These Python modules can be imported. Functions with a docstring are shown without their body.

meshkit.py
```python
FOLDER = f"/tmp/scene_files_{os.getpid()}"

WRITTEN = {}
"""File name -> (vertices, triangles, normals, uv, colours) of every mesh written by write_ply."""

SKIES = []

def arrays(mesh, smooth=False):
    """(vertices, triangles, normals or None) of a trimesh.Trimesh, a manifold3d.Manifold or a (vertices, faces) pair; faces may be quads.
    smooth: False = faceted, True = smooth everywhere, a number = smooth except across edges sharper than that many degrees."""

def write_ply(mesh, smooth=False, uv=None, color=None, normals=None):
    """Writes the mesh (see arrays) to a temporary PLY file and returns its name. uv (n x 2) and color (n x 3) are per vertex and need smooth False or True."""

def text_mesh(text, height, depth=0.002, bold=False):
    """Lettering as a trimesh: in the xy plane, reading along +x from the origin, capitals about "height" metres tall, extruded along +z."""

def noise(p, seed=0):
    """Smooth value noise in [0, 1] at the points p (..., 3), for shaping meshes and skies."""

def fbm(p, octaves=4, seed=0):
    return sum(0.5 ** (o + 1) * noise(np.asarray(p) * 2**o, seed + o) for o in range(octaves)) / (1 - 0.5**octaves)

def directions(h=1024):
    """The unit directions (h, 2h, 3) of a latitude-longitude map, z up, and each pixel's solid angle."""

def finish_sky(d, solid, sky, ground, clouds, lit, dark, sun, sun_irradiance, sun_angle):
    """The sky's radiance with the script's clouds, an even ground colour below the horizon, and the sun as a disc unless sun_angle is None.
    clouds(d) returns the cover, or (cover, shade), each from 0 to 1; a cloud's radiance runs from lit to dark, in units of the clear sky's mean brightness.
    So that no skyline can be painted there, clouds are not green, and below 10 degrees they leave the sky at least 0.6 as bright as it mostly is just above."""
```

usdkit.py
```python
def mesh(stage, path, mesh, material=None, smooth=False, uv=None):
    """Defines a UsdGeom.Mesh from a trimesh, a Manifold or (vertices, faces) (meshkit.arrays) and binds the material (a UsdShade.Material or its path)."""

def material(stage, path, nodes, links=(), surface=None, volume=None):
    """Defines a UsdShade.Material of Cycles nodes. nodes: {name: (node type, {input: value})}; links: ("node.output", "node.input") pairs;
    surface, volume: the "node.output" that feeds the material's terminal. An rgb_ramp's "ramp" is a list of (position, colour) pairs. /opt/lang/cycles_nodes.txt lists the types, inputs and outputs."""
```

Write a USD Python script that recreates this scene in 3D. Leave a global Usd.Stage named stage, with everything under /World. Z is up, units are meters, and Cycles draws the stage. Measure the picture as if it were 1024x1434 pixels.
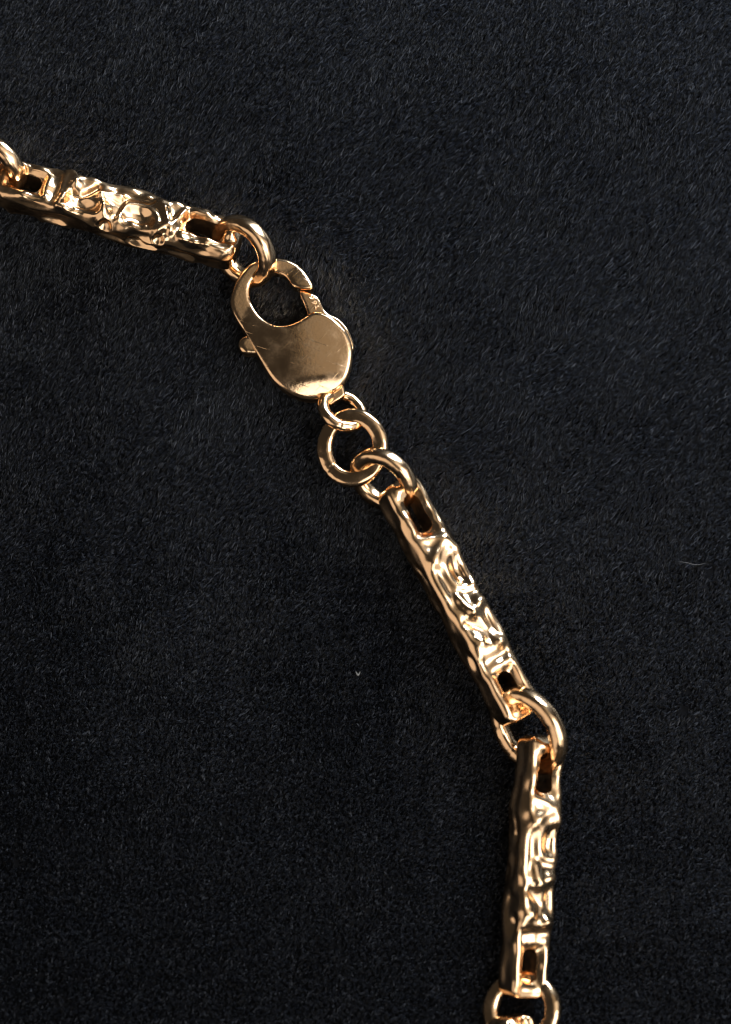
import math, numpy as np, trimesh, manifold3d as m3, shapely, usdkit, meshkit
from shapely.geometry import Polygon, LineString, Point
from scipy.spatial import Delaunay
from scipy.ndimage import gaussian_filter
from pxr import Usd, UsdGeom, UsdLux, UsdShade, Gf, Sdf, Vt

stage = Usd.Stage.CreateInMemory()
UsdGeom.SetStageUpAxis(stage, 'Z'); UsdGeom.SetStageMetersPerUnit(stage, 1.0)
UsdGeom.Xform.Define(stage, '/World'); UsdGeom.Scope.Define(stage, '/World/Looks')
S = 4.7e-5                       # modelling unit -> metres (a 12 mm clasp); every length below is in these units
RNG = np.random.default_rng(7)

# ------------------------------------------------------------------ camera
TILT, DIST, FOCAL = math.radians(7.0), 3200.0, 60.0
CAM = np.array([0, -DIST * math.sin(TILT), DIST * math.cos(TILT)])
UP, BACK = np.array([0, math.cos(TILT), math.sin(TILT)]), np.array([0, -math.sin(TILT), math.cos(TILT)])
def P(px, py, z=0.0):            # the point at height z that lies on the line of sight through a place in the photograph
    d = np.array([px - 512.0, 0, 0]) / DIST + UP * (717.0 - py) / DIST - BACK
    return CAM + d * (z - CAM[2]) / d[2]
cam = UsdGeom.Camera.Define(stage, '/World/camera')
M = Gf.Matrix4d(1, 0, 0, 0, *map(float, (0, UP[1], UP[2], 0)), *map(float, (0, BACK[1], BACK[2], 0)), *map(float, (*(CAM * S), 1)))
cam.AddTransformOp().Set(M)
cam.CreateFocalLengthAttr(FOCAL); cam.CreateHorizontalApertureAttr(FOCAL * 1024 / DIST)
cam.CreateClippingRangeAttr(Gf.Vec2f(0.005, 50.0))
cam.CreateFStopAttr(15.0)
cam.CreateFocusDistanceAttr(float((CAM - P(400, 350, 22)) @ BACK * S))
cam.CreateExposureAttr(0.5)

# ------------------------------------------------------------------ lamps (soft boxes round the table) and the dim room
def lamp(name, direction, dist, w, h, intensity, color):
    d = np.array(direction, float); d /= np.linalg.norm(d); p = d * dist
    z = d; x = np.cross([0, 1, 0.01], z); x /= np.linalg.norm(x); y = np.cross(z, x)
    L = UsdLux.RectLight.Define(stage, '/World/' + name)
    L.AddTransformOp().Set(Gf.Matrix4d(*map(float, (*x, 0, *y, 0, *z, 0, *p, 1))))
    L.CreateWidthAttr(w); L.CreateHeightAttr(h); L.CreateIntensityAttr(intensity); L.CreateColorAttr(Gf.Vec3f(*color))
    return L
lamp('key_softbox', (0.66, -0.14, 0.70), 0.34, 0.20, 0.20, 3.6, (1.0, 0.98, 0.96))
lamp('key_diffuser', (0.70, -0.14, 0.68), 0.44, 0.56, 0.56, 0.52, (1.0, 0.93, 0.84))
lamp('front_softbox', (0.20, -0.66, 0.76), 0.36, 0.20, 0.18, 1.7, (1.0, 0.95, 0.88))
lamp('left_bounce', (-0.72, -0.46, 0.44), 0.34, 0.34, 0.24, 0.55, (1.0, 0.82, 0.66))
lamp('overhead_panel', (0.32, 0.26, 1.0), 0.60, 0.50, 0.50, 0.17, (1.0, 0.84, 0.62))
lamp('rear_softbox', (0.50, 0.95, 0.40), 0.14, 0.07, 0.05, 21.0, (0.80, 0.90, 1.0))
room = usdkit.material(stage, '/World/Looks/room_light', {'b': ('background_shader', {'color': (1.0, 0.88, 0.74), 'strength': 0.022})}, surface='b.background')
dome = UsdLux.DomeLight.Define(stage, '/World/room')
UsdShade.MaterialBindingAPI.Apply(dome.GetPrim()).Bind(room)

# ------------------------------------------------------------------ materials
def gold(name, rough, bump, scale, tint=(0.97, 0.67, 0.41)):
    return usdkit.material(stage, '/World/Looks/' + name, {
        't': ('texture_coordinate', {}),
        'n1': ('noise_texture', {'scale': scale, 'detail': 5.0, 'roughness': 0.65}),
        'n2': ('noise_texture', {'scale': scale * 0.22, 'detail': 3.0}),
        'r': ('map_range', {'from_min': 0.35, 'from_max': 0.75, 'to_min': rough * 0.7, 'to_max': rough * 1.7}),
        'b': ('bump', {'strength': bump, 'distance': 2e-5}),
        'p': ('principled_bsdf', {'metallic': 1.0, 'base_color': tint, 'specular_tint': (1.0, 0.93, 0.8)})},
        [('t.object', 'n1.vector'), ('t.object', 'n2.vector'), ('n2.fac', 'r.value'), ('r.result', 'p.roughness'),
         ('n1.fac', 'b.height'), ('b.normal', 'p.normal')], surface='p.BSDF')
G_CAST = gold('cast_gold', 0.18, 0.06, 2500.0)
G_RING = gold('drawn_gold', 0.15, 0.06, 3500.0)
def scratched(name, rough):
    return usdkit.material(stage, '/World/Looks/' + name, {
        't': ('texture_coordinate', {}),
        'm1': ('mapping', {'mapping_type': 'texture', 'rotation': (0, 0, 0.75), 'scale': (1 / 420.0, 1 / 6500.0, 1 / 420.0)}),
        'm2': ('mapping', {'mapping_type': 'texture', 'rotation': (0, 0, -0.35), 'scale': (1 / 700.0, 1 / 7500.0, 1 / 700.0)}),
        's1': ('noise_texture', {'scale': 1.0, 'detail': 2.0}), 's2': ('noise_texture', {'scale': 1.0, 'detail': 2.0}),
        'e1': ('map_range', {'from_min': 0.66, 'from_max': 0.76, 'to_min': 0.0, 'to_max': 1.0, 'clamp': True}),
        'e2': ('map_range', {'from_min': 0.67, 'from_max': 0.78, 'to_min': 0.0, 'to_max': 1.0, 'clamp': True}),
        'n1': ('noise_texture', {'scale': 5200.0, 'detail': 4.0, 'roughness': 0.6}),
        'n2': ('noise_texture', {'scale': 900.0, 'detail': 3.0}),
        'a1': ('math', {'math_type': 'multiply_add', 'value2': 1.2}), 'a2': ('math', {'math_type': 'multiply_add', 'value2': 1.6}),
        'r': ('map_range', {'from_min': 0.35, 'from_max': 0.75, 'to_min': rough * 0.75, 'to_max': rough * 1.8}),
        'b': ('bump', {'strength': 0.36, 'distance': 2e-5}),
        'p': ('principled_bsdf', {'metallic': 1.0, 'base_color': (0.97, 0.67, 0.41), 'specular_tint': (1.0, 0.93, 0.8)})},
        [('t.object', 'm1.vector'), ('t.object', 'm2.vector'), ('m1.vector', 's1.vector'), ('m2.vector', 's2.vector'),
         ('s1.fac', 'e1.value'), ('s2.fac', 'e2.value'), ('t.object', 'n1.vector'), ('t.object', 'n2.vector'),
         ('e1.result', 'a1.value1'), ('n1.fac', 'a1.value3'), ('e2.result', 'a2.value1'), ('a1.value', 'a2.value3'),
         ('a2.value', 'b.height'), ('n2.fac', 'r.value'), ('r.result', 'p.roughness'), ('b.normal', 'p.normal')], surface='p.BSDF')
G_PLATE = scratched('polished_plate_gold', 0.15)
M_PILE = usdkit.material(stage, '/World/Looks/black_pile', {
    'o': ('geometry', {}), 'h': ('rgb_ramp', {'ramp': [(0, (0.005, 0.006, 0.009)), (0.5, (0.022, 0.0255, 0.036)), (0.78, (0.085, 0.096, 0.126)), (0.92, (0.36, 0.39, 0.45)), (1, (0.8, 0.84, 0.90))]}),
    'n': ('noise_texture', {'scale': 5200.0, 'detail': 1.0}),
    'k': ('map_range', {'from_min': 0.42, 'from_max': 0.68, 'to_min': 0.10, 'to_max': 3.4, 'clamp': True}),
    'm': ('vector_math', {'math_type': 'scale'}),
    'p': ('principled_bsdf', {'roughness': 0.36, 'specular_ior_level': 0.5, 'specular_tint': (0.85, 0.93, 1.0)})},
    [('o.random_per_island', 'h.fac'), ('o.position', 'n.vector'), ('n.fac', 'k.value'), ('h.color', 'm.vector1'), ('k.result', 'm.scale'), ('m.vector', 'p.base_color')], surface='p.BSDF')
M_GLINT = usdkit.material(stage, '/World/Looks/shiny_pile_tips', {
    'p': ('principled_bsdf', {'base_color': (0.075, 0.084, 0.104), 'roughness': 0.32, 'specular_ior_level': 0.5})}, surface='p.BSDF')
M_BACK = usdkit.material(stage, '/World/Looks/black_backing', {
    'p': ('principled_bsdf', {'base_color': (0.004, 0.0045, 0.006), 'roughness': 0.9, 'specular_ior_level': 0.1})}, surface='p.BSDF')
M_HAIR = usdkit.material(stage, '/World/Looks/fine_hair', {'p': ('principled_bsdf', {'base_color': (0.10, 0.10, 0.10), 'roughness': 0.6})}, surface='p.BSDF')
M_LINT = usdkit.material(stage, '/World/Looks/pale_lint', {'p': ('principled_bsdf', {'base_color': (0.20, 0.20, 0.195), 'roughness': 0.6})}, surface='p.BSDF')

# ------------------------------------------------------------------ helpers
used = {}
def numbered(name):
    k = used.get(name, 0); used[name] = k + 1
    return name if k == 0 else f'{name}_{k:03d}'
def data(prim, **kw):
    for k, v in kw.items(): prim.SetCustomDataByKey(k, v)
def obj(name, v, f, mat, parent='/World', smooth=35, **kw):
    path = f'{parent}/{numbered(name)}'
    m = usdkit.mesh(stage, path, trimesh.Trimesh(np.asarray(v, float) * S, f, process=False), mat, smooth=smooth)
    data(m.GetPrim(), **kw)
    return m.GetPrim()
def xform(name, parent='/World', **kw):
    x = UsdGeom.Xform.Define(stage, f'{parent}/{numbered(name)}').GetPrim(); data(x, **kw); return x
def unit(a): a = np.asarray(a, float); return a / np.linalg.norm(a)
def fbm(p, seed, octaves=3): return meshkit.fbm(np.asarray(p) + 1000.0, octaves, seed) - 0.5

# ------------------------------------------------------------------ velvet cloth
cloth = xform('velvet_cloth', kind='structure', label='black velvet cloth with a short brushed pile under the necklace', category='cloth')
n = 90
gx, gy = np.meshgrid(np.linspace(-1800, 1800, n), np.linspace(-2100, 2100, n))
gz = np.zeros_like(gx)
quad = np.arange(n * n).reshape(n, n)
qf = np.stack([quad[:-1, :-1], quad[:-1, 1:], quad[1:, 1:], quad[1:, :-1]], -1).reshape(-1, 4)
qf = np.vstack([qf[:, [0, 1, 2]], qf[:, [0, 2, 3]]])
obj('backing', np.stack([gx, gy, gz], -1).reshape(-1, 3), qf, M_BACK, str(cloth.GetPath()), smooth=True, label='dark woven ground under the pile')
TILE, DENS = 80.0, 1500
def pile_patch(seed, flat, DENS=DENS, tall=1.0, fine=1.0):
    r = np.random.default_rng(seed)
    b = r.uniform(-TILE / 2 - 2, TILE / 2 + 2, (DENS, 2))
    heads = r.uniform(-TILE / 2 - 4, TILE / 2 + 4, (240, 2))
    near = heads[np.argmin(((b[:, None] - heads[None]) ** 2).sum(-1), 1)]
    b = b + (near - b) * 0.5
    q = np.c_[b / 3.4, np.full(DENS, seed * 9.3)]
    tuft = np.stack([meshkit.noise(q + 50, 1), meshkit.noise(q + 90, 2), meshkit.noise(np.c_[b / 4.5, np.full(DENS, seed * 5.1)] + 300, 3)], 1) - 0.5
    lean = np.stack([0.80 * flat + 0.8 * tuft[:, 0] + r.normal(0, .25, DENS), 0.98 * flat + 0.8 * tuft[:, 1] + r.normal(0, .25, DENS)], 1)
    length = 7.0 * tall * (1 + 1.0 * tuft[:, 2]) * r.uniform(0.75, 1.15, DENS)
    wide = r.uniform(0.7, 1.25, DENS) * fine
    V, F = [], []
    pos = []
    for k, s in enumerate((0.0, 0.5, 1.0)):
        bend = s ** 1.5
        c = np.c_[b + lean * (length * bend * 0.75)[:, None], length * s * (1 - 0.22 * s) * (1.15 - 0.25 * flat)]
        w = wide * (1.0, 0.95, 0.35)[k]
        for j in range(3):
            a = 2 * math.pi * j / 3
            pos.append(c + np.c_[np.cos(a) * w, np.sin(a) * w, np.zeros(DENS)])
    V = np.stack(pos, 1).reshape(-1, 3)                   # 9 vertices per fibre
    f = []
    for k in range(2):
        for j in range(3):
            a, c, d, e = k * 3 + j, k * 3 + (j + 1) % 3, k * 3 + 3 + j, k * 3 + 3 + (j + 1) % 3
            f += [[a, c, e], [a, e, d]]
    f.append([6, 7, 8])
    F = (np.array(f)[None] + 9 * np.arange(DENS)[:, None, None]).reshape(-1, 3)
    return V, F
pi = UsdGeom.PointInstancer.Define(stage, str(cloth.GetPath()) + '/pile')
data(pi.GetPrim(), kind='stuff', label='short black velvet pile brushed towards the upper right')
protos = []
for k in range(9):
    v, f = pile_patch(k + 1, (1.2, 0.88, 0.54)[k // 3])
    path = f'{pi.GetPath()}/tuft_patch_{k:03d}' if k else f'{pi.GetPath()}/tuft_patch'
    UsdGeom.Xform.Define(stage, path)
    usdkit.mesh(stage, path + '/strands', trimesh.Trimesh(v * S, f, process=False), M_PILE, smooth=True)
    v, f = pile_patch(k + 31, (1.2, 0.88, 0.54)[k // 3], 110, 1.0, 0.72)
    usdkit.mesh(stage, path + '/shiny_strands', trimesh.Trimesh(v * S, f, process=False), M_GLINT, smooth=True)
    protos.append(path)
pi.CreatePrototypesRel().SetTargets(protos)
lay = []
for off in (0.0, TILE / 2):
    xs, ys = np.meshgrid(np.arange(-760, 761, TILE) + off, np.arange(-960, 1000, TILE) + off * 0.9)
    lay.append(np.stack([xs.ravel(), ys.ravel(), np.zeros(xs.size)], 1))
pts = np.vstack(lay)
pts[:, :2] += RNG.uniform(-12, 12, (len(pts), 2))
ang = np.radians(RNG.normal(0, 9, len(pts)))
pi.CreatePositionsAttr(Vt.Vec3fArray.FromNumpy((pts * S).astype(np.float32)))
kind = np.clip(np.round(1.0 - (pts[:, 1] + 0.25 * pts[:, 0]) / 520 + RNG.uniform(-0.5, 0.5, len(pts))), 0, 2).astype(int)
pi.CreateProtoIndicesAttr(Vt.IntArray.FromNumpy((kind * 3 + RNG.integers(0, 3, len(pts))).astype(np.int32)))
pi.CreateOrientationsAttr(Vt.QuathArray([Gf.Quath(math.cos(a / 2), 0, 0, math.sin(a / 2)) for a in ang]))
hs = 1 + 0.5 * (meshkit.fbm(pts / 260 + 40, 2, 5) - 0.5)
pi.CreateScalesAttr(Vt.Vec3fArray.FromNumpy(np.c_[np.ones(len(pts)), np.ones(len(pts)), hs].astype(np.float32)))

# ------------------------------------------------------------------ the necklace
chain = xform('gold_necklace', label='gold necklace of scroll-cast bar links and rings with a lobster clasp, laid on black velvet', category='necklace')
CH = str(chain.GetPath())

# --- one casting, used for every bar link: local x = length (0..L), y = across, z = up
L, W, H, RC = 362.0, 55.0, 52.0, 11.0
def seg_dist(t, w, pts):
    d = np.full(t.shape, 1e9)
    for (a, b), (c, e) in zip(pts[:-1], pts[1:]):
        vx, vy = c - a, e - b
        k = np.clip(((t - a) * vx + (w - b) * vy) / (vx * vx + vy * vy), 0, 1)
        d = np.minimum(d, np.hypot(t - a - k * vx, w - b - k * vy))
    return d
def smooth_pts(pts, n=7):
    p = np.array(pts, float)
    if len(p) < 3: return p
    q = np.vstack([2 * p[0] - p[1], p, 2 * p[-1] - p[-2]]); out = []
    for i in range(1, len(q) - 2):
        for s in np.linspace(0, 1, n, endpoint=False):
            out.append(0.5 * (2 * q[i] + (q[i + 1] - q[i - 1]) * s + (2 * q[i - 1] - 5 * q[i] + 4 * q[i + 1] - q[i + 2]) * s * s + (3 * q[i] - q[i - 1] - 3 * q[i + 1] + q[i + 2]) * s ** 3))
    return np.array(out + [p[-1]])
def ridge(t, w, pts, sig, amp): return 1.2 * amp * np.exp(-(seg_dist(t, w, smooth_pts(pts)) / (1.6 * sig)) ** 2)
def bump(t, w, c, r, amp): return amp * np.exp(-(((t - c[0]) / r[0]) ** 2 + ((w - c[1]) / r[1]) ** 2))
def dish(t, w, c, r, amp, rim):
    d = np.sqrt(((t - c[0]) / r[0]) ** 2 + ((w - c[1]) / r[1]) ** 2)
    return np.where(d < 1, -amp * (1 - d ** 2), 0) + rim * np.exp(-((d - 1) / 0.30) ** 2)
def step(x, s): return 1 / (1 + np.exp(-np.clip(x / s, -40, 40)))
SLOTS = ((25, 80, 11.5), (293, 341, 11.5))
def top_relief(t, w):
    h = np.zeros_like(t)
    mid = step(t - 85, 1.5) * step(267 - t, 1.0)
    h += -2.0 * step(85 - t, 1.5) - 6.5 * step(t - 267, 1.0)
    h += ridge(t, w, [(85, -13), (94, 4), (97, 26)], 3, 4)
    h += ridge(t, w, [(113, -7), (103, 12), (117, 26)], 3.2, 5)
    h += bump(t, w, (121, -14), (11, 8), 6) + bump(t, w, (100, -22), (7, 6), 3)
    h += dish(t, w, (146, 14), (27, 17), 9, 2.2)
    h += bump(t, w, (134, 21), (3.5, 3.5), 5) + bump(t, w, (152, 19), (5, 3.5), 3.5)
    h += ridge(t, w, [(135, -17), (155, -14), (186, -15)], 4.5, -4) + bump(t, w, (140, -26), (9, 6), 3) + bump(t, w, (172, -25), (12, 5), 3.5)
    t0 = 171 + 0.22 * w
    h += -9 * np.exp(-np.clip(t - t0, 0, 99) / 10) * step(t - t0, 0.9) * step(w + 7, 2)
    h += bump(t, w, (193, 17), (8, 13), 6)
    h += ridge(t, w, [(176, -8), (190, -7), (206, -1)], 3.2, 6) + ridge(t, w, [(206, -1), (197, 12)], 2.8, 3.5)
    h += dish(t, w, (227, 19), (27, 12), 8, 1.5)
    h += ridge(t, w, [(214, -14), (226, -1), (235, 5), (247, 3)], 2.6, -6)
    h += bump(t, w, (246, -11), (8, 7), 7) + bump(t, w, (250, 9), (11, 10), 3)
    h += ridge(t, w, [(236, 27), (250, 27), (262, 26)], 2.4, 4) + ridge(t, w, [(222, -23), (262, -25)], 3.5, 3)
    d = np.hypot(t - 256, w - 14)
    h += np.sqrt(np.clip(64 - d * d, 0, None)) * 0.7 - 2.5 * np.exp(-((d - 9) / 2) ** 2)
    # flutes and knocks on the two rails beside the first slot; a plain rounded frame round the second
    first = step(84 - t, 2)
    h += first * (3.0 * np.exp(-((np.abs(w) - 15) / 3.2) ** 2) + 2.4 * np.exp(-((np.abs(w) - 24) / 2.8) ** 2)) * (0.3 + 1.4 * meshkit.noise(np.stack([t / 15 + 70, w / 9 + 70, 0 * t + 70], -1), 5))
    h += (first * 8 + 3.5 * step(t - 270, 2)) * (meshkit.noise(np.stack([t / 14 + 40, w / 9 + 40, 0 * t + 3], -1), 11) - 0.5)
    for k, (a, b, hw) in enumerate(SLOTS):
        q = np.hypot(np.clip(np.abs(t - (a + b) / 2) - (b - a) / 2, 0, None), np.clip(np.abs(w) - hw, 0, None))
        h += -5.0 * np.exp(-(q / 3.5) ** 1.5) + (0.0, 2.2)[k] * np.exp(-((q - 8) / 5.5) ** 2) + (0.0, 3.0)[k] * bump(t, w, (281, 17), (6, 8), 1.2)
    return h
def side_relief(t, q, seed):
    h = np.zeros_like(t)
    k = 1 if seed % 2 else -1
    h += ridge(t, q, [(20, 10 * k), (60, 4 * k), (95, 12 * k), (130, 2 * k)], 4, 3.5)
    h += ridge(t, q, [(60, -14 * k), (110, -8 * k), (160, -15 * k), (215, -6 * k)], 4, 3.5)
    h += ridge(t, q, [(160, 12 * k), (200, 4 * k), (240, 13 * k), (290, 6 * k), (340, 11 * k)], 4, 3.5)
    h += dish(t, q, (188, 13 * k), (11, 9), 4, 2.5) + dish(t, q, (110, 15 * k), (9, 7), 3, 2.5) + dish(t, q, (265, -10 * k), (22, 9), 4.5, 2)
    h += dish(t, q, (135, -2 * k), (26, 8), 4, 1.5)
    return h
def casting(seed, rough, soft=1.0):
    nu, nv = 230, 168
    # perimeter of a rounded rectangle, starting at the middle of the top
    ring = np.array(Polygon([(-W / 2 + RC, -H / 2 + RC), (W / 2 - RC, -H / 2 + RC), (W / 2 - RC, H / 2 - RC), (-W / 2 + RC, H / 2 - RC)]).buffer(RC, 24).exterior.coords)[:-1]
    ls = LineString(np.vstack([ring, ring[:1]])); s = np.linspace(0, ls.length, nv, endpoint=False)
    sec = np.array([ls.interpolate(x).coords[0] for x in s])
    e = 0.5
    tan = np.array([np.subtract(ls.interpolate((x + e) % ls.length).coords[0], ls.interpolate((x - e) % ls.length).coords[0]) for x in s])
    nor = np.stack([tan[:, 1], -tan[:, 0]], 1); nor /= np.linalg.norm(nor, axis=1, keepdims=True)
    if (nor * sec).sum() < 0: nor = -nor
    t = np.linspace(0, L, nu)
    T, Y, Z = t[:, None] + 0 * s[None], 0 * t[:, None] + sec[None, :, 0], 0 * t[:, None] + sec[None, :, 1]
    NY, NZ = 0 * T + nor[None, :, 0], 0 * T + nor[None, :, 1]
    up, dn = np.clip(NZ, 0, 1) ** 2, np.clip(-NZ, 0, 1) ** 2
    lf, rt = np.clip(NY, 0, 1) ** 2, np.clip(-NY, 0, 1) ** 2
    D = up * 1.15 * top_relief(T, Y) + dn * top_relief(L - T, Y) + lf * side_relief(T, Z, 1) + rt * side_relief(T, Z, 2)
    pp = np.stack([T, Y, Z], -1)
    D += rough * (7.0 * fbm(pp / 32, seed, 2) + 1.2 * fbm(pp / 12, seed + 7, 2) + 1.6 * fbm(pp / [34, 7, 7], seed + 3, 2))
    corner = np.clip((np.abs(Y) / (W / 2) - 0.72) / 0.2, 0, 1) * np.clip((np.abs(Z) / (H / 2) - 0.72) / 0.2, 0, 1)
    D += rough * corner * (9.0 * fbm(pp / [15, 22, 22], seed + 20, 2) + 5.0 * np.clip(meshkit.noise(pp / [9, 16, 16] + 500, seed + 5) - 0.62, 0, 1) * 2)
    D = gaussian_filter(D, (1.5 * soft, 2.0 * soft), mode=('nearest', 'wrap'))
    # rounded ends
    def endf(x, r=17.0): x = np.clip(x / r, 0, 1); return (1 - (1 - x) ** 2.4) ** 0.5 * 0.62 + 0.38
    F = (endf(T) * endf(L - T))
    Dc = D * step(T - 3, 2) * step(L - 3 - T, 2)
    Yd, Zd = (Y + NY * Dc) * F, (Z + NZ * Dc) * F
    v = np.stack([T, Yd, Zd], -1).reshape(-1, 3)
    idx = np.arange(nu * nv).reshape(nu, nv)
    a, b = idx[:-1], idx[1:]
    f = np.concatenate([np.stack([a, b, np.roll(b, -1, 1)], -1).reshape(-1, 3), np.stack([a, np.roll(b, -1, 1), np.roll(a, -1, 1)], -1).reshape(-1, 3)])
    c0, c1 = len(v), len(v) + 1
    v = np.vstack([v, [[-1.5, 0, 0], [L + 1.5, 0, 0]]])
    f = np.vstack([f, np.stack([np.full(nv, c0), idx[0], np.roll(idx[0], -1)], 1), np.stack([np.full(nv, c1), np.roll(idx[-1], -1), idx[-1]], 1)])
    tm = trimesh.Trimesh(v, f, process=False)
    if tm.volume < 0: f = f[:, ::-1]
    body = m3.Manifold(m3.Mesh(v.astype(np.float32), f.astype(np.uint32)))
    def slot(a, b, hw, r):
        poly = shapely.box(a + r, -hw + r, b - r, hw - r).buffer(r, 8)
        c = np.array(poly.exterior.coords)[:-1][::-1]
        cs = m3.CrossSection([c.tolist()])
        if cs.area() <= 0: cs = m3.CrossSection([c[::-1].tolist()])
        core = m3.Manifold.extrude(cs, 120).translate([0, 0, -60])
        flare = m3.Manifold.extrude(cs, 30, 0, 0, (1.0, 1.0))
        return core
    body = body - slot(25, 80, 11.5, 10) - slot(293, 341, 11.5, 11.4)
    for x0, x1 in ((-20, 26), (343, 400)):                 # the cross bars at the ends are slimmer than the bar, to let a ring turn
        body = body - m3.Manifold.cube([x1 - x0, 27, 30]).translate([x0, -13.5, -H / 2 - 22])
    return body
def place_bar(body, A, B, zA, zB, roll, name='bar_link', thick=1.0, **kw):
    a, b = P(*A, zA), P(*B, zB)
    e1 = unit(b - a); lw = unit(np.cross([0, 0, 1], e1)); n = np.cross(e1, lw)
    c, s = math.cos(math.radians(roll)), math.sin(math.radians(roll))
    n2, l2 = n * c + lw * s, lw * c - n * s
    me = body.to_mesh(); v = me.vert_properties[:, :3].astype(float).copy()
    v[:, 0] *= np.linalg.norm(b - a) / L; v[:, 1:] *= thick
    wv = a + v[:, :1] * e1 + v[:, 1:2] * l2 + v[:, 2:3] * n2
    return obj(name, wv, me.tri_verts, G_CAST, CH, smooth=50, **kw)

place_bar(casting(11, 1.0, 0.6), (336, 346), (-6, 251), 38, 38, -19, thick=1.13, label='bar link at the upper left, between the cut-off ring and the clasp')
place_bar(casting(23, 0.9, 1.5), (553, 677), (732, 1008), 35, 35, 19, thick=1.03, label='bar link in the middle, just below the round flat ring')
place_bar(casting(31, 0.95, 1.7), (757, 1030), (731, 1398), 36, 36, 27, label='nearly upright bar link at the lower right')
place_bar(casting(43, 0.8), (716, 1421), (742, 1780), 38, 38, 32, label='bar link at the bottom edge, only its tip showing')

# --- rings
def torus(C, u, v, R, rr, ra, p=2.0, nu=120, nv=28, seed=1, seam=None, R2=None):
    u = unit(u); v = np.asarray(v, float); v = unit(v - u * (v @ u)); ax = np.cross(u, v)
    th = np.linspace(0, 2 * math.pi, nu, endpoint=False)[:, None]; ph = np.linspace(0, 2 * math.pi, nv, endpoint=False)[None]
    sg = lambda x: np.sign(x) * np.abs(x) ** (2 / p)
    rad, axi = sg(np.cos(ph)) * rr, sg(np.sin(ph)) * ra
    if seam is not None:
        g = 1 - 0.10 * np.exp(-(((th - seam + math.pi) % (2 * math.pi) - math.pi) / 0.035) ** 2)
        rad, axi = rad * g, axi * g
    R2 = R2 or R
    cu, cv = np.cos(th), np.sin(th)
    pts = C + ((R + rad) * cu)[..., None] * u + ((R2 + rad) * cv)[..., None] * v + (axi + 0 * th)[..., None] * ax
    nrm = (np.cos(ph) * cu)[..., None] * u + (np.cos(ph) * cv)[..., None] * v + (np.sin(ph) + 0 * th)[..., None] * ax
    pts = pts + nrm * (1.0 * fbm(pts / 9, seed, 2))[..., None]
    idx = np.arange(nu * nv).reshape(nu, nv); b = np.roll(idx, -1, 0)
    f = np.concatenate([np.stack([idx, b, np.roll(b, -1, 1)], -1).reshape(-1, 3), np.stack([idx, np.roll(b, -1, 1), np.roll(idx, -1, 1)], -1).reshape(-1, 3)])
    v_ = pts.reshape(-1, 3)
    if trimesh.Trimesh(v_, f, process=False).volume < 0: f = f[:, ::-1]
    return v_, f
def img(dx, dy, dz): return np.array([dx, -dy, dz], float)
def ring(C, z, u, v, R, rr, ra, p, label, seed, **kw):
    vv, ff = torus(P(*C, z), img(*u), img(*v), R, rr, ra, p, seed=seed, **kw)
    return obj('connector_ring', vv, ff, G_RING, CH, smooth=60, label=label)
ring((-8, 228), 42, (0.78, 0.62, -0.1), (0.22, -0.35, 1.0), 42, 11.5, 12, 2.4, 'ring cut off by the left edge, threaded through the upper left bar link', 3)
ring((341, 352), 40, (0.66, 0.75, -0.05), (0.42, -0.40, 0.82), 43, 11.5, 12.5, 2.6, 'thick ring joining the upper left bar link to the hook of the clasp', 4)
ring((480, 575), 31, (1.0, 0.1, -0.40), (-0.1, -1.0, -0.62), 29, 8.5, 8.5, 2.0, 'small thin wire ring at the tail of the clasp', 5, seam=4.45)
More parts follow.
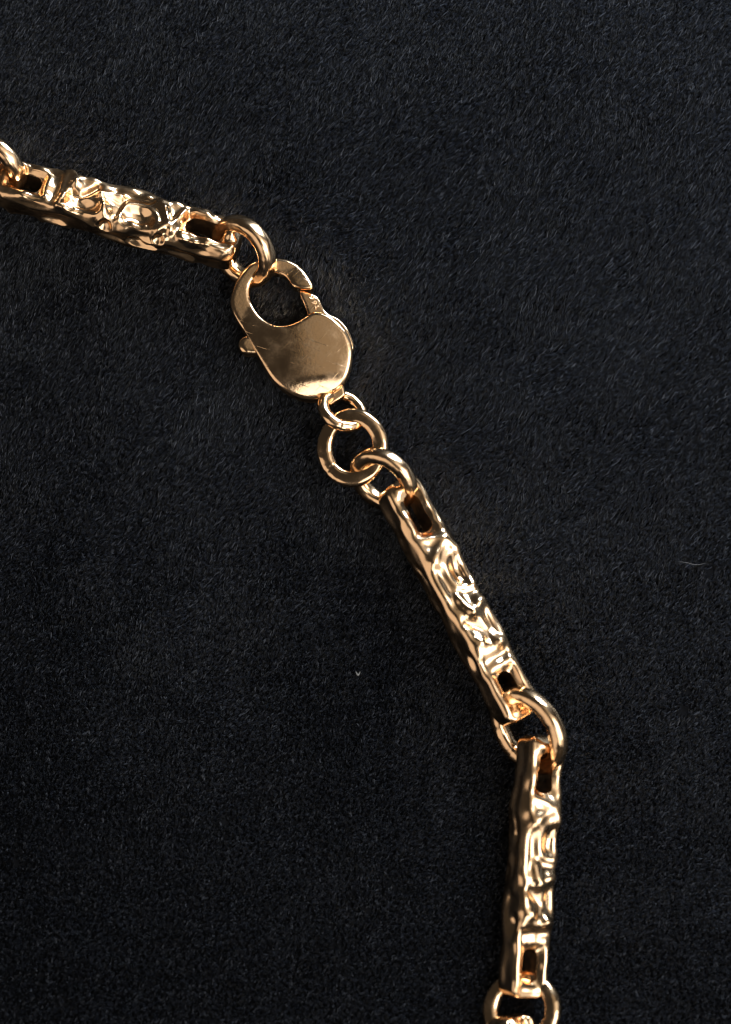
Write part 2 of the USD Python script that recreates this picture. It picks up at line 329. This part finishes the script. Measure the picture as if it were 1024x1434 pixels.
ring((494, 627), 33, (1.0, 0.05, 0.14), (0.0, 1.0, -0.10), 39.0, 11.5, 10, 2.7, 'flat round ring next to the small wire ring', 6, seam=2.4, R2=43.5)
ring((537, 672), 38, (0.80, 0.60, 0.0), (0.40, -0.54, 0.95), 41, 11, 11, 2.6, 'thick ring joining the flat round ring to the middle bar link', 7)
ring((741, 1023), 40, (0.54, 0.84, 0.0), (0.58, -0.40, 0.80), 53, 11.5, 11.5, 2.6, 'thick ring joining the middle bar link to the lower right bar link', 8, R2=47, seam=4.9)
ring((731, 1415), 34, (1.0, -0.1, 0.30), (0.0, 1.0, 0.25), 43, 11.3, 11, 2.4, 'ring at the bottom edge round the foot of the lower right bar link', 9, seam=0.35)

# --- clasp
clasp = xform('lobster_clasp', CH, label='polished lobster clasp, hook open towards the upper right')
CL = str(clasp.GetPath())
def spline(pts, n=8):
    p = np.array(pts, float); q = np.vstack([p[-1:], p, p[:2]]); out = []
    for i in range(1, len(p) + 1):
        for s in np.linspace(0, 1, n, endpoint=False):
            out.append(0.5 * (2 * q[i] + (q[i + 1] - q[i - 1]) * s + (2 * q[i - 1] - 5 * q[i] + 4 * q[i + 1] - q[i + 2]) * s * s + (3 * q[i] - q[i - 1] - 3 * q[i + 1] + q[i + 2]) * s ** 3))
    return np.array(out)
def plate(poly, zfun, zbot, edge=6.0, grid=4.0, step_=2.0, lower=3.0):
    """A solid with the given outline: rounded upper edge, surface zfun(x, y, distance to the outline), chamfered underside."""
    poly = poly.buffer(0)
    pts = []
    for k, d in enumerate((0.0, 0.25, 0.8, 1.7, 3.0, 4.6, 6.5, 9.0)):
        g = poly.buffer(-d)
        for part in getattr(g, 'geoms', [g]):
            if part.is_empty: continue
            for rg in [part.exterior, *part.interiors]:
                m = max(int(rg.length / step_), 8)
                pts += [rg.interpolate(x).coords[0] for x in np.linspace(0, rg.length, m, endpoint=False)]
        if k == 0: nb = len(pts)
    inner = poly.buffer(-11)
    if not inner.is_empty:
        x0, y0, x1, y1 = inner.bounds
        g = np.stack(np.meshgrid(np.arange(x0, x1, grid), np.arange(y0, y1, grid)), -1).reshape(-1, 2)
        g[::2, 1] += 0.3
        pts += [tuple(q) for q in g[shapely.contains_xy(inner, g[:, 0], g[:, 1])]]
    p = np.array(pts)
    tri = Delaunay(p).simplices
    cen = p[tri].mean(1)
    ok = shapely.contains_xy(poly, cen[:, 0], cen[:, 1])
    area = np.cross(p[tri[:, 1]] - p[tri[:, 0]], p[tri[:, 2]] - p[tri[:, 0]])
    tri = tri[ok & (np.abs(area) > 1e-6)]
    d = shapely.distance(poly.boundary, shapely.points(p))
    zt = zfun(p[:, 0], p[:, 1], d)
    zb = zbot + lower * np.clip(1 - d / 4, 0, 1)
    # photograph plane -> place on the line of sight at its own height
    def lift(p, z): return np.array([P(x, y, zz) for (x, y), zz in zip(p, z)])
    Z0 = float(np.median(zt))
    base = lift(p, np.full(len(p), Z0))
    top, bot = base.copy(), base.copy(); top[:, 2] = zt; bot[:, 2] = zb
    v = np.vstack([top, bot]); n = len(p)
    a = np.cross(v[tri[:, 1], :2] - v[tri[:, 0], :2], v[tri[:, 2], :2] - v[tri[:, 0], :2])
    tri = np.where((a < 0)[:, None], tri[:, ::-1], tri)
    ed = np.concatenate([tri[:, [0, 1]], tri[:, [1, 2]], tri[:, [2, 0]]])
    key = np.sort(ed, 1); _, inv, cnt = np.unique(key, axis=0, return_inverse=True, return_counts=True)
    be = ed[cnt[inv.ravel()] == 1]
    f = np.vstack([tri, tri[:, ::-1] + n, np.stack([be[:, 0], be[:, 0] + n, be[:, 1]], 1), np.stack([be[:, 1], be[:, 0] + n, be[:, 1] + n], 1)])
    return v, f
outline = [(439, 403), (431, 385), (419, 371), (404, 363), (386, 360), (365, 362), (346, 371), (331, 391), (323, 413), (323, 429), (330, 446), (342, 465), (354, 487), (366, 508), (380, 530), (398, 547), (420, 558), (441, 560), (462, 553), (480, 540), (490, 520), (494, 492), (488, 470), (477, 455), (461, 442), (444, 438), (434, 440), (420, 449), (405, 455), (389, 456), (374, 450), (360, 437), (351, 419), (350, 402), (356, 390), (368, 382), (385, 382), (398, 386), (405, 394), (411, 402), (424, 405)]
body_poly = Polygon(spline(outline, 6))
lug = Polygon([(447, 545), (455, 560), (463, 567), (483, 553), (481, 540)]).buffer(1.5)
def body_z(x, y, d):
    e = 6.0
    r = np.sqrt(np.clip(1 - (1 - np.clip(d / e, 0, 1)) ** 2, 0, 1))
    z = 40 + 5 * r - (np.clip(np.hypot(x - 440, y - 470) - 5, 0, 95) ** 2) / 850 + 3
    k = np.clip((y + 0.10 * (x - 450) - 522) / 38, 0, 1)
    return z - 11 * k * k
v, f = plate(body_poly, body_z, 12)
obj('clasp_body', v, f, G_PLATE, CL, smooth=40)
v, f = plate(lug, lambda x, y, d: 25 + 5 * np.sqrt(np.clip(1 - (1 - np.clip(d / 4, 0, 1)) ** 2, 0, 1)), 14)
obj('tail_lug', v, f, G_PLATE, CL, smooth=40)
gate = Polygon(spline([(419, 408), (433, 409), (446, 416), (457, 436), (475, 446), (489, 463), (496, 488), (480, 500), (450, 480), (434, 450), (427, 430)], 5))
v, f = plate(gate, lambda x, y, d: 29 + 4 * np.sqrt(np.clip(1 - (1 - np.clip(d / 4, 0, 1)) ** 2, 0, 1)), 11)
obj('gate_lever', v, f, G_PLATE, CL, smooth=40, label='hinged gate with a stamped mark')
tab = Point(347, 482.5).buffer(13.5, 16).union(Polygon([(347, 470), (372, 478), (376, 497), (349, 496)])).buffer(-1.5).buffer(1.5)
v, f = plate(tab, lambda x, y, d: 32 + 6 * np.sqrt(np.clip(1 - (1 - np.clip(d / 8, 0, 1)) ** 2, 0, 1)), 11)
obj('thumb_tab', v, f, G_PLATE, CL, smooth=40)
marks = []
for ch, c, hgt in (('9', (436, 416.5), 7.5), ('9', (439.5, 424), 7.0), ('1', (443.5, 430), 6.0)):
    tm = meshkit.text_mesh(ch, hgt, 2.4, bold=True)
    tm.apply_translation(-tm.bounds.mean(0) * [1, 1, 0])
    a = math.radians(-72); R_ = np.array([[math.cos(a), -math.sin(a), 0], [math.sin(a), math.cos(a), 0], [0, 0, 1]])
    k_ = math.radians(20); T_ = np.array([[math.cos(k_), 0, math.sin(k_)], [0, 1, 0], [-math.sin(k_), 0, math.cos(k_)]])
    marks.append(trimesh.Trimesh(tm.vertices @ R_.T @ T_.T + P(*c, 33.0), tm.faces))
tm = trimesh.util.concatenate(marks)
obj('hallmark', tm.vertices, tm.faces, G_PLATE, CL, smooth=False, label='tiny raised stamp on the gate')

# ------------------------------------------------------------------ lint on the velvet
def strand(name, pts, r, mat, **kw):
    p = smooth_pts(np.array([P(*q) for q in pts]) if False else np.array([P(*q) for q in pts])[:, :2], 6)
    z = np.interp(np.linspace(0, 1, len(p)), np.linspace(0, 1, len(pts)), [q[2] for q in pts])
    c = np.c_[p, z]; n = len(c); T = np.gradient(c, axis=0); T /= np.linalg.norm(T, axis=1, keepdims=True)
    a = np.cross(T, [0, 0, 1.0]); a /= np.linalg.norm(a, axis=1, keepdims=True); b = np.cross(T, a)
    k = 6; th = np.linspace(0, 2 * math.pi, k, endpoint=False)
    rr = r * np.sin(np.linspace(0.25, math.pi - 0.25, n))[:, None, None]
    v = (c[:, None] + rr * (np.cos(th)[None, :, None] * a[:, None] + np.sin(th)[None, :, None] * b[:, None])).reshape(-1, 3)
    idx = np.arange(n * k).reshape(n, k); q, w = idx[:-1], idx[1:]
    f = np.concatenate([np.stack([q, w, np.roll(w, -1, 1)], -1).reshape(-1, 3), np.stack([q, np.roll(w, -1, 1), np.roll(q, -1, 1)], -1).reshape(-1, 3)])
    return obj(name, v, f, mat, smooth=True, category='lint', **kw)
strand('lint_fleck', [(498, 940, 12), (501.5, 945.5, 11.5), (504.5, 940.5, 12)], 1.1, M_LINT, label='tiny white v-shaped lint fleck left of the middle bar link')
strand('lint_fibre', [(950, 786.5, 12), (962, 788, 13), (975, 791, 13), (989, 788.5, 12)], 0.42, M_HAIR, label='fine pale curved fibre on the velvet near the right edge')
